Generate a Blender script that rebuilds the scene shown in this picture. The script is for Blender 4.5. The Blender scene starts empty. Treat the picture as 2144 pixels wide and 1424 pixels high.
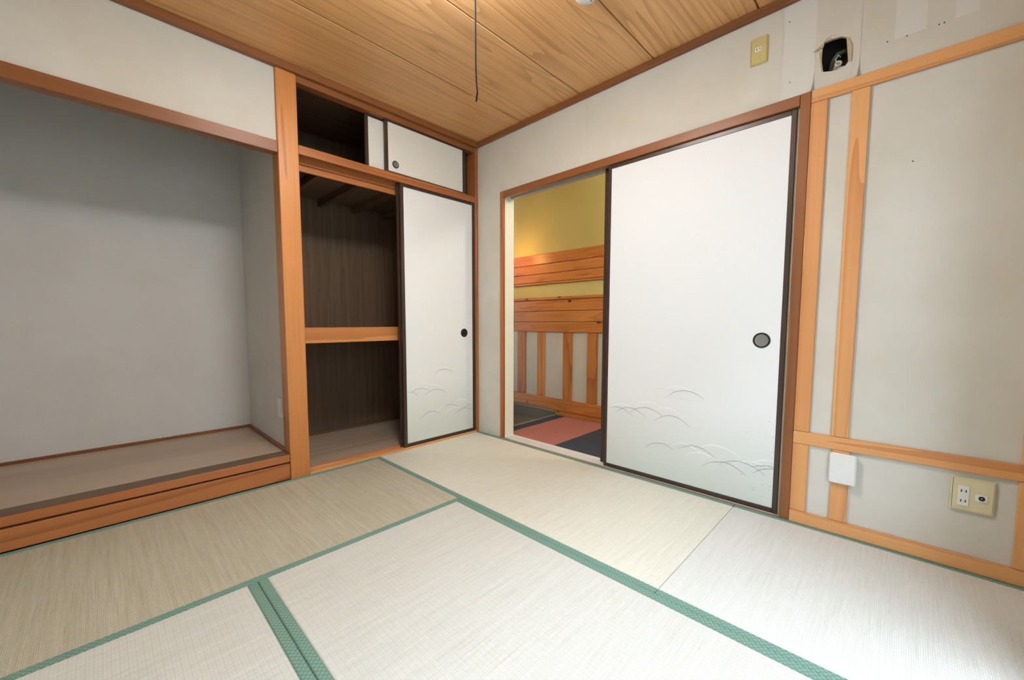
import bpy, bmesh, math, random
from mathutils import Vector, Matrix
random.seed(7)
SC = bpy.context.scene
COL = SC.collection

# ------------------------------------------------------------------ camera
def make_camera():
    f, yaw, pitch, roll = 838.237, 0.779903, -0.0741313, 0.00011
    d = Vector((-math.sin(yaw)*math.cos(pitch), math.cos(yaw)*math.cos(pitch), math.sin(pitch)))
    r = d.cross(Vector((0, 0, 1))).normalized()
    u = r.cross(d)
    r2 = math.cos(roll)*r + math.sin(roll)*u
    u2 = -math.sin(roll)*r + math.cos(roll)*u
    cam = bpy.data.cameras.new('camera')
    cam.sensor_fit = 'HORIZONTAL'
    cam.sensor_width = 36.0
    cam.lens = f*36.0/2144
    cam.shift_x = (1072-1056.397)/2144
    cam.shift_y = (737.002-712)/2144
    cam.clip_start = 0.02
    o = bpy.data.objects.new('camera', cam)
    m = Matrix((r2, u2, -d)).transposed().to_4x4()
    m.translation = Vector((2.38657, -2.07934, 0.86053))
    o.matrix_world = m
    COL.objects.link(o)
    SC.camera = o
make_camera()

# ------------------------------------------------------------------ light, exposure
SC.view_settings.view_transform = 'Standard'
SC.view_settings.look = 'None'
SC.view_settings.gamma = 1.0
SC.view_settings.use_curve_mapping = False
SC.view_settings.exposure = 0.0
SKY_STRENGTH = 21.5
LAMP_STRENGTH = 77.0

w = bpy.data.worlds.new('overcast sky')
SC.world = w
w.use_nodes = True
bg = w.node_tree.nodes['Background']
bg.inputs['Color'].default_value = (0.69, 0.86, 1.05, 1)
bg.inputs['Strength'].default_value = SKY_STRENGTH

def light(name, kind, loc, rot, color, energy, **kw):
    l = bpy.data.lights.new(name, kind)
    l.color = color
    l.energy = energy
    for k, v in kw.items():
        setattr(l, k, v)
    o = bpy.data.objects.new(name, l)
    o.location = loc
    o.rotation_euler = rot
    COL.objects.link(o)
    return o
# sampling portal in the balcony window of the right wall (gives no light of its own)
p = light('balcony_window_portal', 'AREA', (2.86, -1.36, 0.93), (0, math.radians(90), 0), (1, 1, 1), 1,
          shape='RECTANGLE', size=1.68, size_y=1.72)
p.data.cycles.is_portal = True
# hallway lights: a warm bulb close to the plank wall, an added fill light in place of daylight
light('hallway_wall_lamp', 'POINT', (-0.27, 0.60, 1.50), (0, 0, 0), (1.0, 0.52, 0.14), 4.2, shadow_soft_size=0.05)
light('hallway_fill_light', 'POINT', (1.7, 0.48, 2.0), (0, 0, 0), (1.0, 0.97, 0.88), 25.0, shadow_soft_size=0.08)

# ------------------------------------------------------------------ materials
def lin(c):
    return tuple(((v/255)/12.92 if v/255 <= 0.04045 else ((v/255+0.055)/1.055)**2.4) for v in c) + (1.0,)

class NT:
    def __init__(self, name, rough=0.5, spec=0.5):
        self.m = bpy.data.materials.new(name)
        self.m.use_nodes = True
        self.t = self.m.node_tree
        self.b = self.t.nodes['Principled BSDF']
        self.b.inputs['Roughness'].default_value = rough
        self.b.inputs['Specular IOR Level'].default_value = spec
    def n(self, kind, **kw):
        nd = self.t.nodes.new('ShaderNode'+kind)
        for k, v in kw.items():
            if k.startswith('i_'):
                nd.inputs[k[2:].replace('_', ' ')].default_value = v
            else:
                setattr(nd, k, v)
        return nd
    def l(self, a, b):
        self.t.links.new(a, b)
    def coords(self, scale=(1, 1, 1), rnd=True):
        tc = self.n('TexCoord')
        mp = self.n('Mapping')
        mp.inputs['Scale'].default_value = scale
        if rnd:
            oi = self.n('ObjectInfo')
            ml = self.n('VectorMath', operation='SCALE')
            ml.inputs[0].default_value = (37.0, 53.0, 29.0)
            self.l(oi.outputs['Random'], ml.inputs['Scale'])
            ad = self.n('VectorMath', operation='ADD')
            self.l(tc.outputs['Object'], ad.inputs[0])
            self.l(ml.outputs[0], ad.inputs[1])
            self.l(ad.outputs[0], mp.inputs['Vector'])
        else:
            self.l(tc.outputs['Object'], mp.inputs['Vector'])
        return mp.outputs[0]
    def noise(self, vec, scale, detail=3.0, rough=0.5, dist=0.0):
        nd = self.n('TexNoise')
        nd.inputs['Scale'].default_value = scale
        nd.inputs['Detail'].default_value = detail
        nd.inputs['Roughness'].default_value = rough
        nd.inputs['Distortion'].default_value = dist
        self.l(vec, nd.inputs['Vector'])
        return nd.outputs['Fac']
    def math(self, op, a, b=None, clamp=False):
        nd = self.n('Math', operation=op, use_clamp=clamp)
        for i, v in enumerate((a, b)):
            if v is None:
                continue
            if isinstance(v, (int, float)):
                nd.inputs[i].default_value = v
            else:
                self.l(v, nd.inputs[i])
        return nd.outputs[0]
    def ramp(self, fac, stops):
        nd = self.n('ValToRGB')
        cr = nd.color_ramp
        while len(cr.elements) < len(stops):
            cr.elements.new(0.5)
        for e, (p, c) in zip(cr.elements, stops):
            e.position = p
            e.color = c if len(c) == 4 else lin(c)
        self.l(fac, nd.inputs[0])
        return nd.outputs[0]
    def mix(self, fac, a, b, mode='MIX'):
        nd = self.n('Mix', data_type='RGBA', blend_type=mode)
        for s, v in ((nd.inputs[0], fac), (nd.inputs[6], a), (nd.inputs[7], b)):
            if isinstance(v, (int, float)):
                s.default_value = v
            elif isinstance(v, tuple):
                s.default_value = v if len(v) == 4 else lin(v)
            else:
                self.l(v, s)
        return nd.outputs[2]
    def color(self, c):
        if isinstance(c, tuple):
            self.b.inputs['Base Color'].default_value = c if len(c) == 4 else lin(c)
        else:
            self.l(c, self.b.inputs['Base Color'])
    def bump(self, h, strength=0.2, dist=0.002):
        nd = self.n('Bump')
        nd.inputs['Strength'].default_value = strength
        nd.inputs['Distance'].default_value = dist
        self.l(h, nd.inputs['Height'])
        self.l(nd.outputs[0], self.b.inputs['Normal'])

def plain(name, c, rough=0.5, spec=0.5, metal=0.0):
    t = NT(name, rough, spec)
    v = t.coords()
    t.color(t.mix(t.noise(v, 60.0), tuple(int(x*0.96) for x in c), c))
    t.b.inputs['Metallic'].default_value = metal
    return t.m

def wood(name, axis, light_c, mid_c, dark_c, rings=7.0, across=7.0, along=0.55, rough=0.45, knots=0.0, fibre=0.35, bump=0.08):
    """flat-sawn grain: contour bands of a noise field stretched along the grain"""
    t = NT(name, rough, 0.4)
    s = [across]*3
    s['XYZ'.index(axis)] = along
    v = t.coords(tuple(s))
    f = t.noise(v, 1.0, 2.0, 0.45, 0.25)
    band = t.math('FRACT', t.math('MULTIPLY', f, rings*2))
    line = t.math('POWER', band, 3.0)
    s2 = [160.0]*3
    s2['XYZ'.index(axis)] = 3.0
    fib = t.noise(t.coords(tuple(s2)), 1.0, 3.0, 0.6)
    s3 = [3.0]*3
    s3['XYZ'.index(axis)] = 0.6
    big = t.noise(t.coords(tuple(s3)), 1.0, 2.0)
    c = t.mix(t.ramp(big, [(0.3, (0, 0, 0, 1)), (0.7, (1, 1, 1, 1))]), mid_c, light_c)
    c = t.mix(t.math('MULTIPLY', line, 0.55), c, dark_c)
    c = t.mix(t.math('MULTIPLY', t.math('SUBTRACT', fib, 0.4, True), fibre*2.2, True), c, dark_c)
    if knots:
        sk = [7.5]*3
        sk['XYZ'.index(axis)] = 4.0
        vo = t.n('TexVoronoi', feature='F1')
        vo.inputs['Scale'].default_value = 1.0
        t.l(t.coords(tuple(sk)), vo.inputs['Vector'])
        k = t.ramp(vo.outputs['Distance'], [(0.05*knots, (1, 1, 1, 1)), (0.10*knots, (0, 0, 0, 1))])
        c = t.mix(k, c, (62, 30, 12))
    t.color(c)
    t.bump(fib, bump, 0.001)
    return t.m

M = {}
for ax in 'XYZ':
    M['old'+ax] = wood('stained_cedar_'+ax, ax, (190, 122, 70), (174, 106, 58), (124, 70, 38), rings=1.6, across=9, along=0.3, fibre=0.3, rough=0.4)
    M['honey'+ax] = wood('honey_cedar_'+ax, ax, (216, 148, 84), (200, 130, 70), (146, 84, 42), rings=1.2, across=8, along=0.25, fibre=0.32, rough=0.35)
    M['brown'+ax] = wood('dark_stained_cedar_'+ax, ax, (154, 98, 56), (138, 84, 46), (100, 60, 32), rings=1.6, across=9, along=0.3, fibre=0.3, rough=0.4)
    M['pine'+ax] = wood('varnished_pine_'+ax, ax, (228, 172, 114), (218, 156, 96), (186, 110, 58), rings=2.0, across=10, along=0.25, rough=0.4, fibre=0.18)
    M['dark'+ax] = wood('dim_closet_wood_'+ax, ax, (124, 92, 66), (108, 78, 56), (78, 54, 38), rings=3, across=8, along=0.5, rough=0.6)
M['ceil'] = wood('cedar_ceiling_board', 'Y', (234, 182, 124), (224, 170, 112), (170, 116, 66), rings=9, across=4.6, along=0.26, rough=0.36, fibre=0.5)
M['plankX'] = wood('knotty_pine_plank', 'X', (208, 142, 78), (190, 118, 60), (140, 76, 34), rings=4, across=9, along=0.8, rough=0.35, knots=1.0)
M['studZ'] = wood('knotty_pine_stud', 'Z', (210, 148, 82), (184, 116, 60), (124, 68, 36), rings=3, across=8, along=0.7, rough=0.4, knots=0.8)
M['deck'] = wood('worn_platform_board', 'Y', (192, 170, 148), (178, 156, 134), (140, 116, 94), rings=1.5, across=5, along=0.3, rough=0.36)
M['greybrown'] = wood('dark_lip_edge', 'Y', (116, 92, 70), (104, 82, 62), (82, 62, 46), rings=1.5, across=9, along=0.3, rough=0.5)  # darker brown than the front face of the lip
M['ply'] = wood('closet_plywood', 'Z', (122, 98, 76), (112, 89, 69), (90, 70, 53), rings=1, across=30, along=1.0, rough=0.7)

def wallpaper(name, c, c2, stain=0.0):
    t = NT(name, 0.85, 0.2)
    v = t.coords(rnd=False)
    big = t.noise(v, 2.2, 4.0, 0.6)
    c0 = t.mix(t.ramp(big, [(0.35, (0, 0, 0, 1)), (0.7, (1, 1, 1, 1))]), c2, c)
    fine = t.noise(v, 420.0, 2.0, 0.6)
    c0 = t.mix(t.math('MULTIPLY', fine, 0.16), c0, tuple(int(x*0.72) for x in c2))
    t.color(c0)
    t.bump(fine, 0.25, 0.0008)
    return t.m
M['wall'] = wallpaper('woven_wallpaper', (221, 218, 208), (211, 206, 192))
M['wallclean'] = wallpaper('unfaded_wallpaper', (226, 225, 219), (218, 216, 208))
M['alcove'] = wallpaper('alcove_plaster', (222, 219, 215), (214, 210, 204))
M['hallpaint'] = wallpaper('yellow_hall_paint', (212, 198, 134), (202, 188, 124))
M['hallwhite'] = wallpaper('hall_plaster', (208, 204, 190), (198, 194, 180))
M['cream'] = plain('cream_paint', (250, 249, 230), 0.35)
M['white'] = plain('white_gloss_paint', (236, 233, 228), 0.35)
M['whiteplastic'] = plain('white_plastic', (236, 234, 228), 0.3)
M['ivory'] = plain('aged_ivory_plastic', (222, 212, 170), 0.35)
M['yellowed'] = plain('yellowed_plastic', (208, 192, 128), 0.35)
M['speck'] = plain('grey_brown_speck', (136, 124, 112), 0.8)
M['slot'] = plain('dark_slot', (40, 38, 36), 0.6)
M['track'] = plain('grey_track', (176, 172, 162), 0.4)
M['lacquer'] = plain('dark_brown_lacquer', (66, 50, 42), 0.32)
M['blackmetal'] = plain('blackened_metal', (44, 44, 44), 0.35, 0.5, 0.6)
M['dishmetal'] = plain('grey_metal_dish', (150, 150, 148), 0.38, 0.5, 0.7)
M['cable'] = plain('black_cord', (9, 9, 10), 0.9, 0.1)
M['screw'] = plain('pale_screw_head', (206, 190, 160), 0.4)
M['pink'] = None
M['plasterboard'] = plain('plasterboard_core', (196, 176, 140), 0.9)
M['paper'] = plain('torn_paper', (214, 206, 190), 0.9)
M['pipe'] = plain('pale_conduit', (206, 198, 180), 0.5)
M['sleeve'] = plain('grey_sleeve', (92, 92, 88), 0.6)
M['void'] = plain('dark_wall_cavity', (52, 46, 44), 0.95)  # flat dark tone of the wall core behind the hole
M['stone'] = plain('grey_entry_stone', (150, 148, 138), 0.7)
M['stonedark'] = plain('dark_entry_floor', (112, 108, 98), 0.6)
M['nosing'] = plain('metal_nosing', (158, 158, 146), 0.35, 0.5, 0.5)
M['concrete'] = plain('balcony_concrete', (150, 148, 144), 0.9)
M['render'] = plain('blocker_render', (120, 118, 114), 0.9)
M['blockercloth'] = plain('beige_blocker_cloth', (176, 164, 146), 0.9)
M['alu'] = plain('window_aluminium', (176, 178, 180), 0.35, 0.5, 0.8)

def carpet(name, c, c2):
    t = NT(name, 0.95, 0.1)
    v = t.coords()
    n1 = t.noise(v, 260.0, 3.0, 0.7)
    n2 = t.noise(v, 35.0, 3.0, 0.7)
    t.color(t.mix(n2, t.mix(n1, c, c2), c2))
    t.bump(n1, 0.6, 0.003)
    return t.m
M['pink'] = carpet('salmon_carpet', (190, 130, 118), (174, 112, 104))
M['navy'] = carpet('navy_carpet', (86, 92, 102), (64, 70, 82))

def fusuma(name, tint, low):
    """printed paper: white fading into a grey green wash near the foot"""
    t = NT(name, 0.6, 0.25)
    v = t.coords(rnd=False)
    sep = t.n('SeparateXYZ')
    t.l(v, sep.inputs[0])
    fine = t.noise(v, 240.0, 2.0)
    wash = t.ramp(t.math('MULTIPLY', sep.outputs[2], 1.0), [(0.06, low), (0.42, tint)])
    age = t.noise(v, 1.6, 3.0)
    c = t.mix(t.math('MULTIPLY', age, 0.10), wash, (222, 214, 190))
    t.color(t.mix(t.math('MULTIPLY', fine, 0.05), c, (190, 188, 180)))
    t.bump(fine, 0.08, 0.0005)
    return t.m
M['fusuma'] = fusuma('printed_door_paper', (238, 239, 239), (214, 220, 214))
M['fusumaplain'] = plain('plain_door_paper', (236, 234, 224), 0.6)
M['inkwhite'] = plain('white_print', (250, 251, 252), 0.5)
M['inkgrey'] = plain('grey_print', (158, 160, 156), 0.5)
M['inkfaint'] = plain('faint_print', (229, 232, 231), 0.5)

def tatami(name, rush_axis, c_hi, c_lo, c_line):
    """rush runs across the mat, warp rows 15 mm apart along it"""
    t = NT(name, 0.55, 0.35)
    v = t.coords((1, 1, 1), rnd=False)
    sep = t.n('SeparateXYZ')
    t.l(v, sep.inputs[0])
    a = sep.outputs['XY'.index(rush_axis)]
    b = sep.outputs[1-'XY'.index(rush_axis)]
    comb = t.n('CombineXYZ')
    t.l(a, comb.inputs[0])
    t.l(b, comb.inputs[1])
    br = t.n('TexBrick', offset=0.5)
    br.inputs['Scale'].default_value = 1.0
    br.inputs['Brick Width'].default_value = 0.0155
    br.inputs['Row Height'].default_value = 0.0045
    br.inputs['Mortar Size'].default_value = 0.0007
    br.inputs['Mortar Smooth'].default_value = 0.6
    br.inputs['Color1'].default_value = (1, 1, 1, 1)
    br.inputs['Color2'].default_value = (0.78, 0.78, 0.78, 1)
    br.inputs['Mortar'].default_value = (0.25, 0.25, 0.25, 1)
    t.l(comb.outputs[0], br.inputs['Vector'])
    # warp rows: a shallow trough every 15.5 mm
    tr = t.math('PINGPONG', a, 0.00775)
    tr = t.math('MULTIPLY', tr, 1/0.00775)
    tr = t.math('POWER', t.math('SUBTRACT', 1.0, tr), 5.0)
    # coloured streaks of rush across the mat
    mp = t.n('Mapping')
    mp.inputs['Scale'].default_value = (2.2, 60.0, 1)
    t.l(comb.outputs[0], mp.inputs['Vector'])
    streak = t.noise(mp.outputs[0], 1.0, 4.0, 0.65)
    c = t.mix(t.ramp(streak, [(0.3, (0, 0, 0, 1)), (0.72, (1, 1, 1, 1))]), c_lo, c_hi)
    mp2 = t.n('Mapping')
    mp2.inputs['Scale'].default_value = (5.0, 420.0, 1)
    t.l(comb.outputs[0], mp2.inputs['Vector'])
    st2 = t.noise(mp2.outputs[0], 1.0, 2.0, 0.6)
    c = t.mix(t.math('MULTIPLY', t.math('SUBTRACT', st2, 0.5, True), 1.6, True), c, c_line)
    br_f = t.math('SUBTRACT', 1.0, br.outputs['Color'])
    c = t.mix(t.math('MULTIPLY', br_f, 0.62), c, c_line)
    c = t.mix(t.math('MULTIPLY', tr, 0.10), c, c_line)
    t.color(c)
    t.bump(t.math('SUBTRACT', br.outputs['Color'], tr), 0.35, 0.0012)
    return t.m
for ax in 'XY':
    M['rush'+ax] = tatami('pale_rush_'+ax, ax, (223, 222, 215), (213, 211, 201), (170, 164, 147))
M['rushwhite'] = tatami('lightened_rush', 'Y', (228, 228, 223), (219, 218, 211), (178, 173, 158))  # lighter copy of the pale rush; its colour offsets uneven floor light
M['rushyellow'] = tatami('yellowish_rush', 'Y', (234, 232, 219), (225, 221, 205), (180, 172, 148))
M['rushsheen'] = tatami('sheen_tinted_rush', 'X', (208, 202, 182), (186, 178, 154), (132, 122, 98))  # darker sheen of the turned weave, put into the rush colour

def border_cloth():
    t = NT('green_border_cloth', 0.75, 0.25)
    v = t.coords(rnd=False)
    sep = t.n('SeparateXYZ')
    t.l(v, sep.inputs[0])
    lines = None
    for sgn in (1, -1):
        s = t.math('ADD', sep.outputs[0], t.math('MULTIPLY', sep.outputs[1], float(sgn)))
        k = t.math('PINGPONG', s, 0.0075)
        k = t.math('LESS_THAN', k, 0.0008)
        lines = k if lines is None else t.math('MAXIMUM', lines, k)
    fine = t.noise(v, 700.0, 2.0)
    c = t.mix(fine, (116, 147, 132), (130, 161, 146))
    t.color(t.mix(t.math('MULTIPLY', lines, 0.75), c, (50, 86, 74)))
    t.bump(fine, 0.2, 0.0006)
    return t.m
M['border'] = border_cloth()

def emissive(name, c, strength):
    t = NT(name, 0.5)
    t.color(c)
    t.b.inputs['Emission Color'].default_value = c
    t.b.inputs['Emission Strength'].default_value = strength
    return t.m
M['opal'] = emissive('lit_opal_diffuser', (0.90, 0.97, 1.03, 1), LAMP_STRENGTH)

def glass():
    t = NT('window_glass', 0.02)
    tr = t.n('BsdfTransparent')
    gl = t.n('BsdfGlossy')
    gl.inputs['Roughness'].default_value = 0.02
    fr = t.n('LayerWeight')
    fr.inputs['Blend'].default_value = 0.15
    mx = t.n('MixShader')
    t.l(t.math('MULTIPLY', fr.outputs['Fresnel'], 0.6), mx.inputs[0])
    t.l(tr.outputs[0], mx.inputs[1])
    t.l(gl.outputs[0], mx.inputs[2])
    t.l(mx.outputs[0], t.t.nodes['Material Output'].inputs[0])
    return t.m
M['glass'] = glass()

# ------------------------------------------------------------------ helpers
def tag(o, label=None, cat=None, group=None, kind=None):
    for k, v in (('label', label), ('category', cat), ('group', group), ('kind', kind)):
        if v:
            o[k] = v
    return o

def wpos(o):
    p = Vector(o.location)
    while o.parent:
        o = o.parent
        p += Vector(o.location)
    return p

def link(name, verts, faces, mat, parent=None, loc=None, smooth=False):
    """mesh in world coordinates -> object with its origin at loc (or the base centre)"""
    vs = [Vector(v) for v in verts]
    if loc is None:
        lo = [min(v[i] for v in vs) for i in range(3)]
        hi = [max(v[i] for v in vs) for i in range(3)]
        loc = Vector(((lo[0]+hi[0])/2, (lo[1]+hi[1])/2, lo[2]))
    loc = Vector(loc)
    me = bpy.data.meshes.new(name)
    me.from_pydata([v-loc for v in vs], [], faces)
    me.materials.append(mat)
    if smooth:
        for p in me.polygons:
            p.use_smooth = True
    o = bpy.data.objects.new(name, me)
    COL.objects.link(o)
    if parent:
        o.parent = parent
        o.location = loc - wpos(parent)
    else:
        o.location = loc
    return o

def from_bm(name, bm, mats, parent=None, loc=None, smooth=False):
    bm.normal_update()
    vs = [v.co.copy() for v in bm.verts]
    bm.verts.index_update()
    fs = [[v.index for v in f.verts] for f in bm.faces]
    mi = [f.material_index for f in bm.faces]
    bm.free()
    mats = mats if isinstance(mats, (list, tuple)) else [mats]
    o = link(name, vs, fs, mats[0], parent, loc, smooth)
    for m in mats[1:]:
        o.data.materials.append(m)
    for p, i in zip(o.data.polygons, mi):
        p.material_index = i
    return o

def add_box(bm, a, b, bevel=0.0, mi=0):
    r = bmesh.ops.create_cube(bm, size=1.0)
    c = [(a[i]+b[i])/2 for i in range(3)]
    s = [abs(b[i]-a[i]) for i in range(3)]
    for v in r['verts']:
        v.co = Vector((c[0]+v.co.x*s[0], c[1]+v.co.y*s[1], c[2]+v.co.z*s[2]))
    es = list({e for v in r['verts'] for e in v.link_edges})
    fs = list({f for v in r['verts'] for f in v.link_faces})
    for f in fs:
        f.material_index = mi
    if bevel:
        q = bmesh.ops.bevel(bm, geom=es, offset=min(bevel, min(s)*0.45), segments=1, affect='EDGES', clamp_overlap=True)
        for f in q['faces']:
            f.material_index = mi

def box(name, a, b, mat, parent=None, bevel=0.0012, loc=None):
    bm = bmesh.new()
    add_box(bm, a, b, bevel)
    return from_bm(name, bm, mat, parent, loc)

def boxes(name, lst, mat, parent=None, bevel=0.0, loc=None):
    bm = bmesh.new()
    for a, b in lst:
        add_box(bm, a, b, bevel)
    return from_bm(name, bm, mat, parent, loc)

def empty(name, loc, label, cat=None, group=None, kind=None):
    o = bpy.data.objects.new(name, None)
    o.empty_display_size = 0.05
    COL.objects.link(o)
    o.location = loc
    return tag(o, label, cat, group, kind)

def struct(o, label=None):
    return tag(o, label, None, None, 'structure')

def lathe(name, prof, centre, axis, mat, parent=None, seg=32, smooth=True):
    """prof: list of (radius, height along axis); axis a unit vector"""
    ax = Vector(axis)
    t = Vector((0, 0, 1)) if abs(ax.z) < 0.9 else Vector((1, 0, 0))
    e1 = ax.cross(t).normalized()
    e2 = ax.cross(e1)
    c = Vector(centre)
    vs, fs = [], []
    for r, h in prof:
        for k in range(seg):
            a = 2*math.pi*k/seg
            vs.append(c + ax*h + (e1*math.cos(a)+e2*math.sin(a))*max(r, 1e-5))
    for i in range(len(prof)-1):
        for k in range(seg):
            k2 = (k+1) % seg
            fs.append((i*seg+k, i*seg+k2, (i+1)*seg+k2, (i+1)*seg+k))
    o = link(name, vs, fs, mat, parent, None, smooth)
    return o

def tube(name, pts, r, mat, parent=None, seg=8):
    pts = [Vector(p) for p in pts]
    vs, fs = [], []
    for i, p in enumerate(pts):
        d = (pts[min(i+1, len(pts)-1)]-pts[max(i-1, 0)]).normalized()
        t = Vector((1, 0, 0)) if abs(d.x) < 0.9 else Vector((0, 1, 0))
        e1 = d.cross(t).normalized()
        e2 = d.cross(e1)
        for k in range(seg):
            a = 2*math.pi*k/seg
            vs.append(p+(e1*math.cos(a)+e2*math.sin(a))*r)
    for i in range(len(pts)-1):
        for k in range(seg):
            k2 = (k+1) % seg
            fs.append((i*seg+k, i*seg+k2, (i+1)*seg+k2, (i+1)*seg+k))
    fs.append(tuple(range(seg-1, -1, -1)))
    fs.append(tuple(range((len(pts)-1)*seg, len(pts)*seg)))
    return link(name, vs, fs, mat, parent, None, True)

def smooth_line(pts, n=6):
    out = []
    P = [pts[0]] + list(pts) + [pts[-1]]
    for i in range(1, len(P)-2):
        p0, p1, p2, p3 = P[i-1], P[i], P[i+1], P[i+2]
        for k in range(n):
            t = k/n
            out.append(tuple(0.5*((2*p1[j])+(-p0[j]+p2[j])*t+(2*p0[j]-5*p1[j]+4*p2[j]-p3[j])*t*t+(-p0[j]+3*p1[j]-3*p2[j]+p3[j])*t**3) for j in range(2)))
    out.append(tuple(pts[-1]))
    return out
ARCS_ROOM=[('w',[(1.5199,0.505),(1.5448,0.5222),(1.5806,0.5296),(1.6132,0.5272),(1.6427,0.5169),(1.6692,0.5037)]),('g',[(1.5351,0.4725),(1.5651,0.4977),(1.611,0.5117),(1.6481,0.5107),(1.6796,0.4996),(1.7133,0.4771)]),('w',[(1.2041,0.3719),(1.2315,0.3855),(1.2721,0.3951),(1.3054,0.3931),(1.335,0.3837)]),('w',[(1.3414,0.3831),(1.3757,0.4125),(1.4248,0.427),(1.461,0.4247),(1.4997,0.4085)]),('w',[(1.459,0.3891),(1.4911,0.4043),(1.5285,0.41),(1.5653,0.4028),(1.5905,0.3898),(1.6128,0.3738)]),('g',[(1.2042,0.364),(1.2318,0.3719),(1.266,0.3702),(1.2996,0.3582),(1.3395,0.3338)]),('g',[(1.2359,0.3435),(1.2727,0.3681),(1.3123,0.3787),(1.3512,0.3755),(1.3865,0.3598),(1.4211,0.3385)]),('g',[(1.3195,0.3521),(1.3575,0.3789),(1.4012,0.3922),(1.4318,0.3923),(1.4682,0.3832),(1.5097,0.3636)]),('g',[(1.4666,0.3329),(1.5041,0.3583),(1.541,0.3703),(1.5774,0.3692),(1.6106,0.3566),(1.6516,0.3276)]),('g',[(1.4134,0.1713),(1.4494,0.1988),(1.485,0.2109),(1.52,0.2141),(1.549,0.203),(1.5719,0.1923)]),('f',[(1.4347,0.5051),(1.5593,0.5055),(1.7,0.4968)]),('f',[(1.4893,0.4666),(1.701,0.47)]),('f',[(1.191,0.3283),(1.4637,0.3309),(1.706,0.3242)]),('g',[(1.5909,0.2052),(1.6398,0.2289),(1.6581,0.2365),(1.6919,0.2362),(1.7253,0.2273),(1.7558,0.2099),(1.7831,0.195)]),('w',[(1.5516,0.2108),(1.5991,0.2327),(1.6342,0.2375),(1.6583,0.2315),(1.7056,0.2118),(1.7636,0.1983),(1.7906,0.1883)]),('w',[(1.7022,0.2358),(1.727,0.2508),(1.754,0.2595),(1.7904,0.2608),(1.8285,0.2522),(1.8566,0.2417),(1.8868,0.2204)]),('w',[(1.6255,0.1734),(1.6568,0.1963),(1.6929,0.2075),(1.726,0.2083),(1.7636,0.1983),(1.793,0.1881)]),('g',[(1.7081,0.138),(1.7449,0.1679),(1.7836,0.183),(1.8169,0.1874),(1.8521,0.1805),(1.8822,0.1649),(1.9097,0.1465)]),('g',[(1.7911,0.1742),(1.8214,0.1925),(1.8534,0.2044),(1.8851,0.2071),(1.9185,0.2014),(1.9514,0.1896),(1.986,0.1675)]),('w',[(1.8225,0.1623),(1.8629,0.1963),(1.907,0.2151),(1.9395,0.2194),(1.9716,0.2137),(1.9927,0.2067),(2.0219,0.1934)]),('w',[(1.9161,0.2072),(1.9457,0.226),(1.9769,0.2375),(2.0036,0.2416),(2.0219,0.24)]),('g',[(1.9319,0.1946),(1.9592,0.208),(1.9883,0.2142),(2.023,0.2134)]),('g',[(1.9352,0.1663),(1.96,0.1881),(1.9888,0.2019),(2.0132,0.2071),(2.0233,0.2073)]),('f',[(1.6432,0.1268),(1.8189,0.1334),(1.9854,0.1324)]),('f',[(1.6419,0.166),(1.7698,0.162),(1.8874,0.1481)]),('f',[(1.3498,0.095),(1.6433,0.1212),(1.8426,0.1254)])]
ARCS_CLOSET=[('w',[(-0.4305,0.5146),(-0.3979,0.5311),(-0.3459,0.5366),(-0.3025,0.5272),(-0.2732,0.5128)]),('g',[(-0.4078,0.4894),(-0.37,0.5132),(-0.3173,0.5185),(-0.2782,0.5073),(-0.2386,0.4858)]),('w',[(-0.5999,0.3966),(-0.5653,0.4259),(-0.5172,0.4375),(-0.4818,0.4317),(-0.4504,0.4168)]),('w',[(-0.4913,0.3985),(-0.4549,0.4173),(-0.4136,0.4165),(-0.3763,0.4045),(-0.3432,0.385)]),('g',[(-0.6378,0.3865),(-0.6002,0.3836),(-0.5658,0.3961),(-0.5266,0.4008),(-0.4914,0.3929),(-0.4511,0.3746)]),('g',[(-0.6002,0.3836),(-0.5749,0.3711),(-0.545,0.3523)]),('g',[(-0.4966,0.3497),(-0.4557,0.3694),(-0.4142,0.3798),(-0.3814,0.3778),(-0.3435,0.3653),(-0.3099,0.3413)]),('w',[(-0.2413,0.2514),(-0.2001,0.2721),(-0.1479,0.2731),(-0.1053,0.2567),(-0.0619,0.2252)]),('g',[(-0.3599,0.2213),(-0.3209,0.2451),(-0.2715,0.2498),(-0.2313,0.2397),(-0.1852,0.2184)]),('w',[(-0.3979,0.2194),(-0.3501,0.2396),(-0.3013,0.2501)]),('g',[(-0.5437,0.1859),(-0.508,0.2064),(-0.4718,0.2216),(-0.4351,0.2253),(-0.398,0.2155),(-0.3651,0.1983)]),('w',[(-0.3365,0.1737),(-0.3019,0.204),(-0.2568,0.2212),(-0.2162,0.2211),(-0.1853,0.2081)]),('g',[(-0.2475,0.1586),(-0.2114,0.1855),(-0.1644,0.2008),(-0.1164,0.2164),(-0.0729,0.2205),(-0.052,0.2174)]),('g',[(-0.1539,0.2012),(-0.1166,0.1996),(-0.0787,0.1874),(-0.0524,0.1727)]),('f',[(-0.604,0.187),(-0.3798,0.1691),(-0.0525,0.1599)]),('f',[(-0.5173,0.1813),(-0.2824,0.1767)]),('f',[(-0.6303,0.3451),(-0.4241,0.3364),(-0.1261,0.3305)])]
SPECKS=[(1.9015,0.3488),(1.9235,0.3443),(1.9448,0.3211),(2.007,0.3501),(2.0098,0.2834),(1.9868,0.4171),(1.8904,0.1513),(1.8815,0.1476),(1.9279,0.0987),(1.9388,0.0981),(1.9515,0.1037),(1.9423,0.0902),(1.9741,0.1225),(1.9904,0.1335),(2.0052,0.1241),(1.985,0.088),(1.9999,0.1038),(1.9773,0.0692)]
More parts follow.
